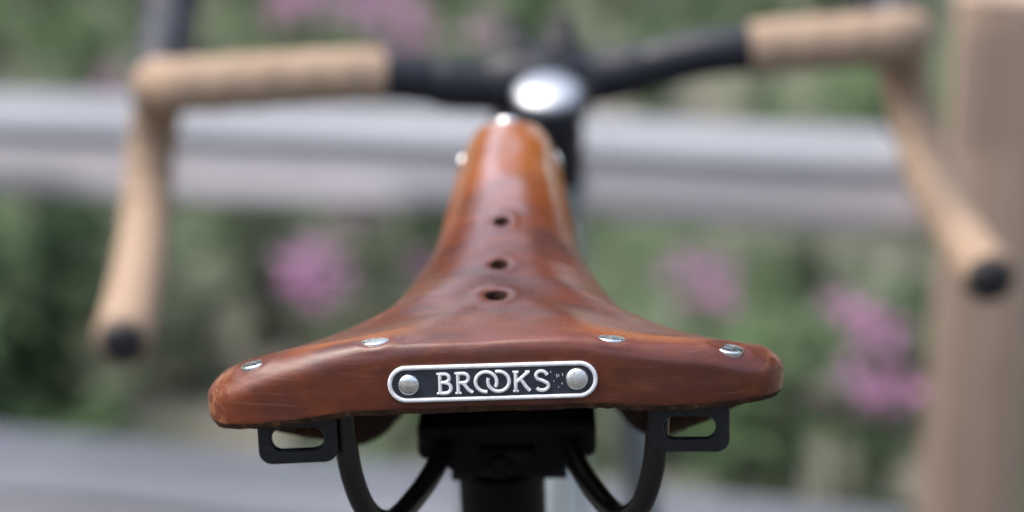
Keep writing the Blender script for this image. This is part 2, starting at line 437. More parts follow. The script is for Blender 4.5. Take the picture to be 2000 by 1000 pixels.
for j in range(NC):
    for q in range(KK):
        n_ = noise.noise(Vector((X[j, q] * .03, Y[j, q] * .03, Z[j, q] * .03)))
        n2 = noise.noise(Vector((X[j, q] * .09 + 5, Y[j, q] * .09, Z[j, q] * .09)))
        Z[j, q] += .7 * n_ + .22 * n2
        wq = min(1, max(0, (q / KK - .7) / .2)); Y[j, q] += .5 * n2 * wq; X[j, q] += .5 * n_ * wq
top_mask = np.zeros_like(Z); top_mask[:, :int(KK * .6)] = 1
top_mask2 = np.zeros_like(Z); top_mask2[:, :int(KK * .66)] = 1
for (hx, hy, hr) in HOLES:
    dd = np.hypot(X - hx, (Y - hy) / 1.8) / hr
    Z += top_mask * (.55 * np.exp(-((dd - 1.5) / .38) ** 2) - .5 * np.exp(-(dd / 1.0) ** 2))
for (hx, hy) in ((-74.5, 14.5), (-36.5, 7.0), (34, 6.6), (70, 11.5)):     # leather pressed in by the rivets
    dd = np.hypot(X - hx, Y - hy) / 4.6
    Z += top_mask2 * (.45 * np.exp(-((dd - 1.45) / .3) ** 2) - .35 * np.exp(-(dd / .9) ** 2))
A = np.stack([X, Y, Z], -1)
# inner skin
def vnorm(A):
    du = np.roll(A, -1, 0) - np.roll(A, 1, 0); dv = np.gradient(A, axis=1)
    n_ = np.cross(du, dv); n_ /= np.linalg.norm(n_, axis=2, keepdims=True) + 1e-9; return n_
Nn = vnorm(A)
for q in (0, 1): Nn[:, q] = Nn[:, 2]
Nn[:, 0] = np.array([0, 0, 1.0])
if Nn[NC // 4, KK // 3, 2] < 0: Nn[:, 1:] *= -1
Nn[:, 0] = np.array([0, 0, 1.0])
th = 4.4
I_ = A - Nn * th
vs = []; idx = {}
def vid(layer, j, q, p):
    j %= NC
    if q == 0: j = min(j, (NC - j) % NC)
    key = (layer, j, q)
    if key not in idx: idx[key] = len(vs); vs.append(Vector(p) / 1000)
    return idx[key]
faces = []; mats = []
hemA = A[:, -1]; hemI = I_[:, -1]; dn_ = np.array([0, 0, -1.0])
tang = A[:, -1] - A[:, -3]; tang /= np.linalg.norm(tang, axis=1, keepdims=True)
fuzz = np.array([noise.noise(Vector((j * .9, 2, 1))) * .35 + noise.noise(Vector((j * .23, 5, 1))) * .35 for j in range(NC)])[:, None]
rim = [hemA, hemA + tang * (2.0 + fuzz) - Nn[:, -1] * .9, hemA + tang * (2.3 + fuzz) - Nn[:, -1] * (th * .55), hemI + tang * (1.2 + fuzz) + Nn[:, -1] * .45, hemI]
for j in range(NC):
    j2 = j + 1
    for q in range(KK - 1):
        for lay, arr in ((0, A), (1, I_)):
            f_ = [vid(lay, j, q, arr[j % NC, q]), vid(lay, j2, q, arr[j2 % NC, q]), vid(lay, j2, q + 1, arr[j2 % NC, q + 1]), vid(lay, j, q + 1, arr[j % NC, q + 1])]
            if lay: f_ = f_[::-1]
            f_ = tuple(dict.fromkeys(f_))
            if len(f_) > 2: faces.append(f_); mats.append(lay)
    for i in range(4):
        def rv(i, jj):
            jj %= NC
            if i == 0: return vid(0, jj, KK - 1, A[jj, -1])
            if i == 4: return vid(1, jj, KK - 1, I_[jj, -1])
            return vid(10 + i, jj, 1, rim[i][jj])
        faces.append((rv(i, j), rv(i, j2), rv(i + 1, j2), rv(i + 1, j))); mats.append(1)
saddle = link('saddle', vs, faces, [M['leather'], M['raw']], bike); saddle.location = -BASE
saddle.data.polygons.foreach_set('material_index', mats)
bm = bmesh.new(); bm.from_mesh(saddle.data); bmesh.ops.remove_doubles(bm, verts=bm.verts[:], dist=1e-6); bmesh.ops.recalc_face_normals(bm, faces=bm.faces[:])
bm.to_mesh(saddle.data); bm.free()
tag(saddle, 'worn brown leather saddle with three ventilation holes')
BV = BVHTree.FromPolygons([v.co.copy() for v in saddle.data.vertices], [tuple(p.vertices) for p in saddle.data.polygons])
def on_top(x, y):
    h, n_, _, _ = BV.ray_cast(Vector((x, y, .1)), Vector((0, 0, -1)))
    return h, (n_ if n_.z > 0 else -n_)
# punched holes
cm = MB()
for (hx, hy, hr) in HOLES:
    h, n_ = on_top((hx + hr + 1.5) / 1000, hy / 1000); n_ = Vector((0, n_.y * .5, 1)).normalized()
    q = Matrix.Translation(Vector((hx / 1000, hy / 1000, h.z))) @ n_.to_track_quat('Z', 'Y').to_matrix().to_4x4() @ Matrix.Diagonal((1, 1.8, 1, 1))
    cm.lathe([(hr / 1000, -.012), (hr / 1000, -.001), (hr / 1000 * 1.06, .0), (hr / 1000 * 1.3, .006)], q, 32)
cut = cm.build('hole_cutter', M['raw'], None, False); cut.parent = bike; cut.location = -BASE
bpy.context.view_layer.update()
md = saddle.modifiers.new('holes', 'BOOLEAN'); md.object = cut; md.operation = 'DIFFERENCE'; md.solver = 'EXACT'
try: md.material_mode = 'TRANSFER'
except Exception: pass
dg = bpy.context.evaluated_depsgraph_get()
nm = bpy.data.meshes.new_from_object(saddle.evaluated_get(dg)); saddle.modifiers.clear(); saddle.data = nm; nm.name = 'saddle'
bpy.data.objects.remove(cut)
nm.set_sharp_from_angle(angle=R(38))

def frame_at(p, n_, xdir=(1, 0, 0)):
    n_ = n_.normalized(); x = Vector(xdir); x = (x - n_ * x.dot(n_)).normalized(); y = n_.cross(x)
    return Matrix(((x.x, y.x, n_.x, p.x), (x.y, y.y, n_.y, p.y), (x.z, y.z, n_.z, p.z), (0, 0, 0, 1)))
def rivet(p, n_, r, name='rivet', par=saddle, mat=None, dome=.18):
    prof = [(r * .96, -.002), (r, -.0002), (r * .97, .0003)] + [(r * math.cos(a), .0003 + r * dome * math.sin(a)) for a in [R(v) for v in (20, 35, 50, 65, 80, 87)]]
    return MB().lathe(prof, frame_at(p, n_), 32).build(name, mat or M['steel'], par, True, None, 60)
for (x, y) in ((-.0745, .0145), (-.0365, .0070), (.0340, .0066), (.0700, .0115)):
    e = .0035
    ps = [on_top(x + a * e, y + b * e)[0] for a, b in ((-1, 0), (1, 0), (0, -1), (0, 1))]
    n_ = (ps[1] - ps[0]).cross(ps[3] - ps[2]).normalized(); n_ = (n_ + Vector((0, .15, .7))).normalized(); p = sum(ps, Vector()) / 4
    rivet(p - n_ * .0002, n_, .0046, dome=.07)
for (sx, y, z) in ((-1, .245, -.003), (1, .245, -.003)):
    h, n_, _, _ = BV.ray_cast(Vector((sx * .06, y, z)), Vector((-sx, 0, 0))); n_ = n_ if n_.x * sx > 0 else -n_
    rivet(h - n_ * .0002, n_, .0037, dome=.32)
h, n_ = on_top(-.001, .261); rivet(h - n_ * .0002, n_, .0052, dome=.3)

# ---------------- name plate on the cantle
hA, nA, _, _ = BV.ray_cast(Vector((-.026, -.05, -.0118)), Vector((0, 1, 0)))
hB, nB, _, _ = BV.ray_cast(Vector((.026, -.05, -.0118)), Vector((0, 1, 0)))
hm, nm_, _, _ = BV.ray_cast(Vector((0, -.05, -.0118)), Vector((0, 1, 0)))
PC = Vector((-.0015, min(hA.y, hB.y, hm.y) - .0008, -.0116))
PN = Vector((0, -1, .10)).normalized()
PM = frame_at(PC, PN, (1, 0, -.0135 + .02))                       # plate frame: x right, y up, z out
def pp(x, y, z=0): 
    return PM @ Vector((x, y, z - .0 - .00045 * (x / .03) ** 2 * 1.2))
def stadium(L, H, n=14):
    r = H / 2; P_ = []
    for i in range(n + 1): a = -math.pi / 2 + math.pi * i / n; P_.append((L / 2 - r + r * math.cos(a), r * math.sin(a)))
    for i in range(n + 1): a = math.pi / 2 + math.pi * i / n; P_.append((-L / 2 + r + r * math.cos(a), r * math.sin(a)))
    return P_
PL, PH = .0628, .0112
def plate_slab():
    m = MB(); nx = 40; r = PH / 2 - .0003; half = PL / 2 - .0003
    vs_ = []
    for i in range(nx + 1):
        u = -half + 2 * half * i / nx
        u = half * math.sin(math.pi / 2 * u / half) if True else u
        dx = max(0, abs(u) - (half - r)); hh = math.sqrt(max(1e-9, r * r - dx * dx))
        for (yy, zz) in ((-hh, -.0016), (-hh, .0003), (0, .0003), (hh, .0003), (hh, -.0016)): vs_.append(pp(u, yy, zz))
    fs_ = []
    for i in range(nx):
        for q in range(5):
            q2 = (q + 1) % 5; fs_.append((i * 5 + q, i * 5 + q2, (i + 1) * 5 + q2, (i + 1) * 5 + q))
    m.add(vs_, fs_); return m
nplate = plate_slab().build('nameplate', M['enamel'], bike, True, UP, 40)
tag(nplate, 'dark enamel nameplate with raised silver letters and border')
bd = [pp(x, y, .0005) for x, y in stadium(PL - .0013, PH - .0013)]
long_ = []
for i in range(len(bd)):
    a, b = bd[i], bd[(i + 1) % len(bd)]
    n_ = max(1, int((b - a).length / .002))
    long_ += [a.lerp(b, q / n_) for q in range(n_)]
MB().tube(long_, .00068, 10, closed=True).build('plate_border', M['alu'], nplate, True, UP)
sc = .0348e-3 * .97                                                # photo detail units -> metres
def LP(x, y): return ((x - 1000) * sc, -(y - (262 - (x - 95) * .0138) + 14) * sc + .0001)
def arc(cx, cy, rx, ry, a0, a1, n=22):
    return [(cx + rx * math.cos(R(a0 + (a1 - a0) * i / n)), cy - ry * math.sin(R(a0 + (a1 - a0) * i / n))) for i in range(n + 1)]
LET = {
 'B': [[(535, 165), (535, 328)], [(505, 158), (540, 158)], [(505, 336), (540, 336)],
       [(535, 160), (575, 160)] + arc(575, 198, 42, 38, 85, -85, 12) + [(535, 240)],
       [(575, 240)] + arc(582, 287, 48, 47, 85, -85, 12) + [(535, 334)]],
 'R': [[(695, 160), (695, 328)], [(665, 155), (700, 155)], [(668, 334), (722, 334)],
       [(695, 157), (742, 157)] + arc(742, 199, 45, 42, 85, -85, 12) + [(700, 242)], [(742, 245), (785, 305), (822, 330)]],
 'O': [arc(943, 236, 94, 90, 275, -30, 40)],
 'O2': [arc(1053, 233, 94, 90, 105, -200, 40)],
 'K': [[(1205, 152), (1205, 322)], [(1178, 150), (1232, 150)], [(1180, 324), (1230, 324)], [(1320, 150), (1260, 200), (1212, 240)],
       [(1250, 215), (1295, 285), (1328, 322)], [(1290, 150), (1330, 150)]],
 'S': [[(1485, 180)] + arc(1432, 188, 48, 42, 30, 180, 12) + [(1395, 215), (1440, 232), (1484, 256)] + arc(1437, 278, 56, 42, 15, -150, 12)],
}
for ch, strokes in LET.items():
    m = MB()
    for st_ in strokes:
        thin = len(st_) == 2 and abs(st_[0][1] - st_[1][1]) < 2
        q = [pp(*LP(x, y), .0004) for x, y in st_]
        r_ = .00038 if thin else .00056
        qq = []
        for i in range(len(q) - 1):
            n_ = max(1, int((q[i + 1] - q[i]).length / .0006)); qq += [q[i].lerp(q[i + 1], w_ / n_) for w_ in range(n_)]
        qq.append(q[-1]); m.tube(qq, r_, 8)
    m.build('letter', M['alu'], nplate, True, UP)
m = MB()
for (x, y, l) in ((1515, 150, 14), (1568, 175, 34), (1585, 180, 20), (1618, 172, 22), (1612, 255, 18), (1540, 235, 10), (1580, 290, 8)):
    m.tube([pp(*LP(x, y), .00028), pp(*LP(x + 3, y + l), .00028)], .00012, 6)
m.build('scratch', M['alu'], nplate, True, UP)
for (x, y, r_) in ((257, 252, .00325), (1745, 222, .0034)):
    p = pp(*LP(x, y), .0004)
    rivet(p, PM.to_3x3() @ Vector((0, 0, 1)), r_, 'stud', nplate, M['stud'] if x > 900 else M['steel'], .34).data.transform(UP)

# ---------------- steel undercarriage
def place(m, name, mat, par=bike, auto=40): return m.build(name, mat, par, True, UP, auto)
# cantle plate under the rear of the leather
m = MB(); P_ = smooth_path([(-.075, .022, -.016), (-.055, .012, -.0125), (-.03, .009, -.011), (0, .008, -.0105), (.03, .009, -.011), (.055, .012, -.0125), (.075, .022, -.0145)], 6)
m.tube(P_, .0035, 8); place(m, 'cantle_plate', M['black'])
for sx in (-1, 1):
    P_ = smooth_path([(sx * .049, .017, -.0135), (sx * .0485, .016, -.030), (sx * .0468, .0155, -.047), (sx * .0428, .0185, -.0605), (sx * .037, .027, -.0675),
                      (sx * .029, .046, -.0665), (sx * .0225, .066, -.062), (sx * .0215, .10, -.062), (sx * .0215, .15, -.060), (sx * .019, .19, -.048), (sx * .012, .235, -.030), (sx * .008, .252, -.026)], 8)
    place(MB().tube(P_, .0036, 16), 'rail', M['black'])
    # bag loop: rounded plate with a long slot
    cx, cz = sx * .0600 - .0022, -.0287 - (.0016 if sx > 0 else .0006)
    W, H, r_ = .0242, .0190, .0038
    ow = []; iw = []
    def rr(w_, h_, r1, r2, n_=8):       # top corners r1, bottom corners r2
        o_ = []
        for (qx, qz, a0, rad) in ((1, -1, -90, r2), (1, 1, 0, r1), (-1, 1, 90, r1), (-1, -1, 180, r2)):
            for i in range(n_ + 1):
                a = R(a0 + 90 * i / n_); o_.append((qx * (w_ / 2 - rad) + rad * math.cos(a), qz * (h_ / 2 - rad) + rad * math.sin(a)))
        return o_
    o_ = rr(W, H, .0008, .0042); i_ = [(a, b - .0016) for a, b in rr(.0160, .0072, .0033, .0033)]
    n_ = len(o_); vs_ = []; fs_ = []
    lay = [(o_, 0, -.0010), (o_, -.0005, -.0015), (i_, .0004, -.0015), (i_, 0, -.0010), (i_, 0, .0010), (i_, .0004, .0015), (o_, -.0005, .0015), (o_, 0, .0010)]
    for (ring, off, dy) in lay:
        for (a, b) in ring:
            ln = math.hypot(a, b); vs_.append((cx + a + a / ln * off, .0105 + dy + sx * a * -.06, cz + b + b / ln * off))
    for q in range(len(lay)):
        q2 = (q + 1) % len(lay)
        for i in range(n_):
            i2 = (i + 1) % n_; fs_.append((q * n_ + i, q * n_ + i2, q2 * n_ + i2, q2 * n_ + i))
    lp = MB().add(vs_, fs_)
    if sx < 0: 
        for v in lp.v: v.z -= .0018
    place(lp, 'bag_loop', M['loop'], auto=30)

# ---------------- seatpost and clamp
sp_dir = Vector((0, .2924, -.9563))
def along(p, t): return Vector(p) + sp_dir * t
CL = Vector((-.003, .098, -.062))
m = MB().tube([along(CL, .014), along(CL, .20)], .0152, 32); post = place(m, 'seatpost', M['clampm'])
cl = MB().box((0, .096, -.0565), (.0605, .044, .0085), .003); clamp = place(cl, 'saddle_clamp', M['clampm'])
m = MB()
for sx in (-1, 1):
    m2 = MB().tube([(sx * .0165, .075, -.0625), (sx * .0165, .118, -.0625)], .0072, 16)
    m2.box((sx * .0235, .096, -.060), (.0135, .042, .0125), .003)
    m2.build('clamp_jaw', M['clampm'], clamp, True, UP)
MB().box((0, .098, -.0695), (.040, .034, .012), .004).tube([(-.02, .098, -.074), (.02, .098, -.074)], .0075, 20).build('clamp_cradle', M['clampm'], clamp, True, UP)
MB().lathe([(.0045, -.004), (.0045, .001), (.0038, .0022)], frame_at(Vector((-.003, .081, -.0705)), Vector((0, -1, 0))), 20).build('bolt', M['clampm'], clamp, True, UP)

# ---------------- frame
HD = Vector((0, .309, -.951)).normalized()                       # steering axis, downwards
SC = Vector((.0145, .632, -.083))                                     # stem clamp on the steerer
def sa(t): return SC + HD * t
BB = along(CL, .64); ST_top = along(CL, .15)
rear = Vector((0, -.145, -.545)); front = sa(.545) + Vector((0, .045, 0))
front = Vector((0, front.y, -.545))
m = MB()
m.tube([ST_top, along(CL, .16), BB], [.0165, .0165, .0165], 24)
m.tube([along(CL, .165), sa(.055)], .0148, 28)
m.tube([BB, sa(.135)], .020, 24)
m.tube([sa(.026), sa(.030), sa(.04), sa(.15), sa(.158), sa(.162)], [.021, .0225, .020, .0205, .0230, .0215], 32)
for sx in (-1, 1):
    m.tube(smooth_path([along(CL, .175) + Vector((sx * .012, 0, 0)), along(CL, .2) + Vector((sx * .03, -.05, -.05)), rear + Vector((sx * .066, 0, 0))], 6), .0078, 12)
    m.tube(smooth_path([BB + Vector((sx * .025, 0, 0)), BB + Vector((sx * .045, -.12, .02)), rear + Vector((sx * .066, 0, 0))], 6), .010, 12)
m.tube([BB + Vector((-.034, 0, 0)), BB + Vector((.034, 0, 0))], .021, 24)
frame = place(m, 'frame', M['paint'])
MB().tube([along(CL, .143), along(CL, .156)], .0185, 28).build('seat_collar', M['black'], frame, True, UP)

# steered parts
STEER = Matrix.Translation(SC) @ Matrix.Rotation(R(4.8), 4, -HD) @ Matrix.Translation(-SC)
UPS = UP @ STEER
def splace(m, name, mat, par=bike, auto=40): return m.build(name, mat, par, True, UPS, auto)
m = MB().tube([sa(.16), sa(.18)], [.0215, .021], 24)
m.tube([sa(.17) + Vector((-.05, 0, 0)), sa(.17) + Vector((.05, 0, 0))], .014, 16)
for sx in (-1, 1):
    m.tube(smooth_path([sa(.165) + Vector((sx * .045, 0, 0)), sa(.30) + Vector((sx * .054, 0, 0)), sa(.45) + Vector((sx * .054, .01, 0)), front + Vector((sx * .052, 0, 0))], 6), .012, 14)
splace(m, 'fork', M['paint'])
def wheel(c, steered):
    mat4 = UPS if steered else UP
    rim_r, ty_r = .311, .0185
    def ring(rad, x=0): return [c + Vector((x, rad * math.cos(2 * math.pi * i / 72), rad * math.sin(2 * math.pi * i / 72))) for i in range(72)]
    wh = MB().tube(ring(rim_r - .006), .0105, 10, closed=True).build('wheel', M['rim'], bike, True, mat4)
    MB().tube(ring(rim_r + .017), ty_r, 14, closed=True).build('tyre', M['tyre'], wh, True, mat4)
    MB().tube([c + Vector((-.05, 0, 0)), c + Vector((-.03, 0, 0)), c + Vector((.03, 0, 0)), c + Vector((.05, 0, 0))], [.012, .02, .02, .012], 16).build('hub', M['rim'], wh, True, mat4)
    for i in range(28):
        a = 2 * math.pi * i / 28; b = a + (.5 if i % 4 < 2 else -.5); sx = 1 if i % 2 else -1
        MB().tube([c + Vector((sx * .028, .022 * math.cos(b), .022 * math.sin(b))), c + Vector((0, (rim_r - .012) * math.cos(a), (rim_r - .012) * math.sin(a)))], .001, 5).build('spoke', M['rim'], wh, True, mat4)
wheel(rear, False); wheel(front, True)
# crankset
m = MB().tube([BB + Vector((.045, .095 * math.cos(2 * math.pi * i / 40), .095 * math.sin(2 * math.pi * i / 40))) for i in range(40)], .004, 6, closed=True)
for i in range(5):
    a = 2 * math.pi * i / 5; m.tube([BB + Vector((.045, 0, 0)), BB + Vector((.045, .093 * math.cos(a), .093 * math.sin(a)))], .006, 8)
crank = place(m, 'chainring', M['black'])
for sx in (-1, 1):
    e = BB + Vector((sx * .07, sx * .16, -.05)); MB().tube([BB + Vector((sx * .05, 0, 0)), e], [.014, .010], 12).build('crank_arm', M['black'], crank, True, UP)
    MB().box(e + Vector((sx * .055, 0, 0)), (.085, .075, .02), .005).build('pedal', M['black'], crank, True, UP)

# ---------------- stem, bell
BC = Vector((.0145, .703, -.0635))                                     # bar clamp centre
m = MB().tube([sa(-.020), sa(.020)], .0195, 28)
m.tube(smooth_path([SC + Vector((0, .005, 0)), SC.lerp(BC, .5), BC], 5), [.0175] * 6 + [.0165] * 5, 20)
m.tube([BC + Vector((-.029, 0, 0)), BC + Vector((-.026, 0, 0)), BC + Vector((.026, 0, 0)), BC + Vector((.029, 0, 0))], [.021, .0225, .0225, .021], 24)
stem = splace(m, 'stem', M['barm'])
m = MB()
for sx in (-1, 1):
    m2 = MB().tube(smooth_path([BC + Vector((sx * .013, -.004, .017)), BC + Vector((sx * .0145, .009, .027)), BC + Vector((sx * .0150, .014, .036))], 4), [.0092] * 8 + [.0078], 12)
    m2.build('clamp_ear', M['plug'], stem, True, UPS)
MB().box(BC + Vector((0, .020, 0)), (.054, .012, .048), .005).build('faceplate', M['barm'], stem, True, UPS)
MB().tube([sa(.0205), sa(.0265)], .0185, 24).build('spacer', M['black'], stem, True, UPS)
bf = frame_at(sa(-.029), -HD)
r_ = .0198
prof = [(.006, -.005), (.008, 0.0), (r_ * .985, .0005), (r_, .0022)] + [(r_ * math.cos(a) ** .8, .0022 + .0065 * math.sin(a)) for a in [R(v) for v in (12, 25, 38, 50, 62, 74, 83, 88)]]
bell = MB().lathe(prof, bf, 40).build('bell', M['chrome'], bike, True, UPS, 60)
tag(bell, 'round polished metal bell on the stem')
MB().tube([bf @ Vector((r_ * .9, 0, .001)), bf @ Vector((r_ * 1.12, 0, .002)), bf @ Vector((r_ * 1.3, 0, .006))], [.003, .0035, .004], 10).build('striker', M['barm'], bell, True, UPS)

# ---------------- handlebar with tape, plugs, levers
HB = [(0, 0, 0), (25, 0, 0), (52, -1, 3), (80, -4, 9), (106, -7, 13), (140, -8, 14), (186, -8, 14), (213, -3, 13.5), (227, 14, 11), (231, 42, 4), (234, 64, -9), (240, 74, -32),
      (245, 68, -58), (247, 50, -80), (249, 22, -96), (250, -12, -105), (251, -50, -112), (252, -86, -117)]
def hbp(sx): return smooth_path([BC + Vector((sx * x / 1000, y / 1000, z / 1000)) for x, y, z in HB], 8)
RT, LTp = hbp(1), hbp(-1)
cutL, cutR = 28, 37
m = MB().tube(LTp[cutL::-1] + RT[1:cutR + 1], [.0146 if abs(i - cutL) > 18 else .0165 for i in range(cutL + cutR + 1)], 24)
bar = splace(m, 'handlebar', M['barm'])
def wrap(L, a):
    t = (L / .024 + a / (2 * math.pi)) % 1.0
    return .0013 * (t if t < .9 else (1 - t) * 9)
for side in (RT, LTp):
    seg = side[cutR if side is RT else cutL:]
    dens = []
    for i in range(len(seg) - 1):
        for q in range(2): dens.append(seg[i].lerp(seg[i + 1], q / 2))
    dens.append(seg[-1])
    rad = [.0157 - .0009 * min(1, max(0, (i - 70) / 20)) + .0008 * max(0, (i - 130) / 40) for i in range(len(dens))]; rad[0] = .0140; rad[-1] = .0150
    splace(MB().tube(dens, rad, 24, fn=wrap), 'bar_tape', M['tape'], bar, 60)
    e = dens[-1]; dr = (dens[-1] - dens[-4]).normalized()
    splace(MB().lathe([(.0120, -.002), (.0130, 0), (.0128, .003), (.0105, .0055), (.005, .0062)], frame_at(e, dr), 24), 'bar_end_plug', M['plug'], bar, 60)
    # brake lever hood, leaning up and forward, with blade and cable
    sx = 1 if side is RT else -1
    h0 = BC + Vector((sx * .231, .052, .004))
    lev = splace(MB().tube(smooth_path([h0 + Vector((0, -.012, -.004)), h0 + Vector((0, .012, .010)), h0 + Vector((sx * -.002, .045, .020)), h0 + Vector((sx * -.003, .075, .030)), h0 + Vector((sx * -.004, .098, .056)), h0 + Vector((sx * -.004, .108, .074)), h0 + Vector((sx * -.004, .110, .082))], 5),
                      [.0165] * 8 + [.0180] * 8 + [.0200] * 8 + [.0190] * 5 + [.012, .006], 18), 'brake_lever', M['hood'])
    splace(MB().tube(smooth_path([h0 + Vector((0, .082, .026)), h0 + Vector((0, .102, .0)), h0 + Vector((sx * .012, .100, -.04)), h0 + Vector((sx * .017, .086, -.085))], 5), [.007] * 6 + [.006] * 9 + [.005], 10), 'lever_blade', M['barm'], lev)
# ================================================================== PLANTING
def leaf(vs, fs, p, d_, l, w_, up=Vector((0, 0, 1))):
    d_ = d_.normalized(); s_ = d_.cross(up)
    if s_.length < 1e-3: s_ = Vector((1, 0, 0))
    s_.normalize(); n_ = s_.cross(d_)
    b = len(vs)
    vs += [p, p + d_ * l * .45 + s_ * w_ * .5 + n_ * l * .06, p + d_ * l - n_ * l * .12, p + d_ * l * .45 - s_ * w_ * .5 + n_ * l * .06, p + d_ * l * .5]
    fs += [(b, b + 1, b + 4), (b + 1, b + 2, b + 4), (b + 2, b + 3, b + 4), (b + 3, b, b + 4)]
def rdir(rng, zmin=-1, zmax=1):
    z = rng.uniform(zmin, zmax); a = rng.uniform(0, 6.283); r_ = math.sqrt(max(0, 1 - z * z)); return Vector((r_ * math.cos(a), r_ * math.sin(a), z))
def stalk(rng, top, base=Vector((0, 0, -.06))):
    mid = base.lerp(top, .5) + Vector((rng.uniform(-.02, .02), rng.uniform(-.02, .02), 0))
    return smooth_path([base, mid, top], 4)
def plant_meshes(seed, h, spread, nst, nleaf, ll):
    rng = random.Random(seed); vs_ = []; fs_ = []; m = MB(); tops = []
    for i in range(nst):
        a = rng.uniform(0, 6.283); rr_ = spread * math.sqrt(rng.random()); hh = h * rng.uniform(.7, 1)
        top = Vector((rr_ * math.cos(a), rr_ * math.sin(a), hh)); P_ = stalk(rng, top, Vector((rr_ * .3 * math.cos(a), rr_ * .3 * math.sin(a), -.08)))
        m.tube(P_, [.0045 - .003 * q / (len(P_) - 1) for q in range(len(P_))], 5); tops.append(top)
        for q in range(nleaf):
            t = rng.uniform(.15, .98); p = P_[int(t * (len(P_) - 1))]
            leaf(vs_, fs_, p, rdir(rng, -.3, .7), ll * rng.uniform(.6, 1.2), ll * rng.uniform(.25, .42))
    def mesh(name, v, f, mat):
        me = bpy.data.meshes.new(name); me.from_pydata([tuple(x) for x in v], [], f); me.materials.append(mat); return me
    return m, vs_, fs_, tops, mesh
def blossom_mesh(seed, r_, mat):
    rng = random.Random(seed); vs_ = []; fs_ = []
    for i in range(30):
        d_ = rdir(rng, -.35, 1); leaf(vs_, fs_, d_ * r_ * rng.uniform(.2, .95), (d_ + rdir(rng) * .6), r_ * rng.uniform(.4, .65), r_ * rng.uniform(.26, .42), rdir(rng))
    me = bpy.data.meshes.new('blossom'); me.from_pydata([tuple(x) for x in vs_], [], fs_); me.materials.append(mat); return me
BL = [blossom_mesh(s, .05, M['petal'] if s % 2 else M['petal2']) for s in range(4)]
LV = []
for i, (h, sp_, ns, nl, ll, mt) in enumerate([(.42, .13, 8, 26, .085, 'leafA'), (.34, .16, 9, 26, .07, 'leafB'), (.50, .14, 8, 30, .09, 'leafA'), (.30, .17, 10, 40, .07, 'leafC'), (.45, .12, 8, 36, .07, 'leafB')]):
    m, v_, f_, tops, mesh = plant_meshes(40 + i, h, sp_, ns, nl, ll)
    LV.append((mesh('foliage', v_, f_, M[mt]), mesh('stem', m.v, m.f, M['stem']), h))
def put(name, me, par, loc=(0, 0, 0), sc_=1, rz=0):
    o = bpy.data.objects.new(name, me); COL.objects.link(o); o.parent = par; o.location = loc; o.scale = (sc_,) * 3; o.rotation_euler = (0, 0, rz); return o
def plant(x, y, kind, sc_, rz, label, cat, group, blooms=(), bi=0, name='leafy_plant'):
    e = empty(name, (x, y, 0)); tag(e, label, cat, group)
    f_, s_, h = LV[kind]
    put('foliage', f_, e, (0, 0, 0), sc_, rz); put('stem', s_, e, (0, 0, 0), sc_, rz)
    for (bx, by, bz, bs) in blooms:
        m = MB().tube(stalk(random, Vector((bx, by, bz)), Vector((bx * .3, by * .3, -.05))), .004, 5)
        st_ = m.build('flower_stalk', M['stem'], e); 
        b = put('blossom', BL[bi % 4], e, (bx, by, bz), bs, random.uniform(0, 6)); bi += 1
    return e
CAM = camo.location.copy(); PT = R(15.75)
def at(px, py, Yw):                     # where a photographed bloom stands, for a chosen distance
    fw = Vector((0, math.cos(PT), -math.sin(PT))); up = Vector((0, math.sin(PT), math.cos(PT)))
    d_ = fw + Vector((1, 0, 0)) * ((px - 1000) / 4474) - up * ((py - 500) / 4474)
    return CAM + d_ * ((Yw - CAM.y) / d_.y)
FL = [  # (pixel, distance, bloom scale) blooms of one plant, label
 ([(612, 530, 2.35, 1.0), (600, 580, 2.33, .85), (640, 560, 2.36, .8)], 0, 'plant with one bright pink flower head left of the saddle below the top rail'),
 ([(815, 545, 2.7, .75)], 1, 'plant with a small mauve flower head half hidden by the saddle waist'),
 ([(1330, 540, 2.3, .75), (1385, 590, 2.3, .75), (1400, 540, 2.35, .6)], 2, 'plant with mauve flowers above the saddle right wing'),
 ([(1660, 640, 2.1, .8), (1710, 680, 2.1, .8), (1730, 640, 2.15, .6)], 1, 'plant with pink flower head nearest the brown post'),
 ([(1670, 760, 1.98, .7), (1745, 770, 1.98, .7), (1710, 800, 2.0, .7)], 2, 'plant with the lowest mauve flowers beside the brown post'),
 ([(1500, 790, 2.1, .8), (1560, 770, 2.1, .6)], 2, 'plant with mauve flowers just right of the saddle wing tip'),
 ([(760, 50, 3.7, 1.5), (815, 85, 3.7, 1.2), (700, 20, 3.75, 1.3)], 0, 'large plant with bright pink flowers above the left handlebar tape'),
 ([(560, 20, 3.9, 1.0), (610, 0, 3.9, 1.1)], 1, 'plant with pale pink flowers at the top edge left of centre'),
 ([(960, 70, 3.6, .8)], 2, 'plant with a faint pink flower head behind the bell'),
 ([(700, 830, 2.0, .7)], 2, 'plant with a faint mauve flower head under the saddle left flap'),
 ([(700, 430, 2.6, .8)], 2, 'plant with a faint pink flower just below the top rail'),
 ([(215, 170, 3.0, .55)], 1, 'plant with a small dark pink flower behind the left bar corner'),
 ([(1640, 600, 2.8, .6)], 0, 'plant with a faint pink flower under the rail left of the post'),
]
for i, (bl, bi, lab) in enumerate(FL):
    ps = [at(a, b, c_) for a, b, c_, _ in bl]
    cx = sum(p.x for p in ps) / len(ps); cy = sum(p.y for p in ps) / len(ps) + .02; cz = sum(p.z for p in ps) / len(ps)
    kd = i % 3; scf = max(.35, (cz - .10) / LV[kd][2])
    plant(cx, cy, kd, min(1.2, scf), i * 1.3, lab, 'flower', 'pink flowering plants in the bed', [(p.x - cx, p.y - cy, p.z, bs) for p, (_, _, _, bs) in zip(ps, bl)], bi, 'flowering_plant')
rng = random.Random(3)
cnt = 0
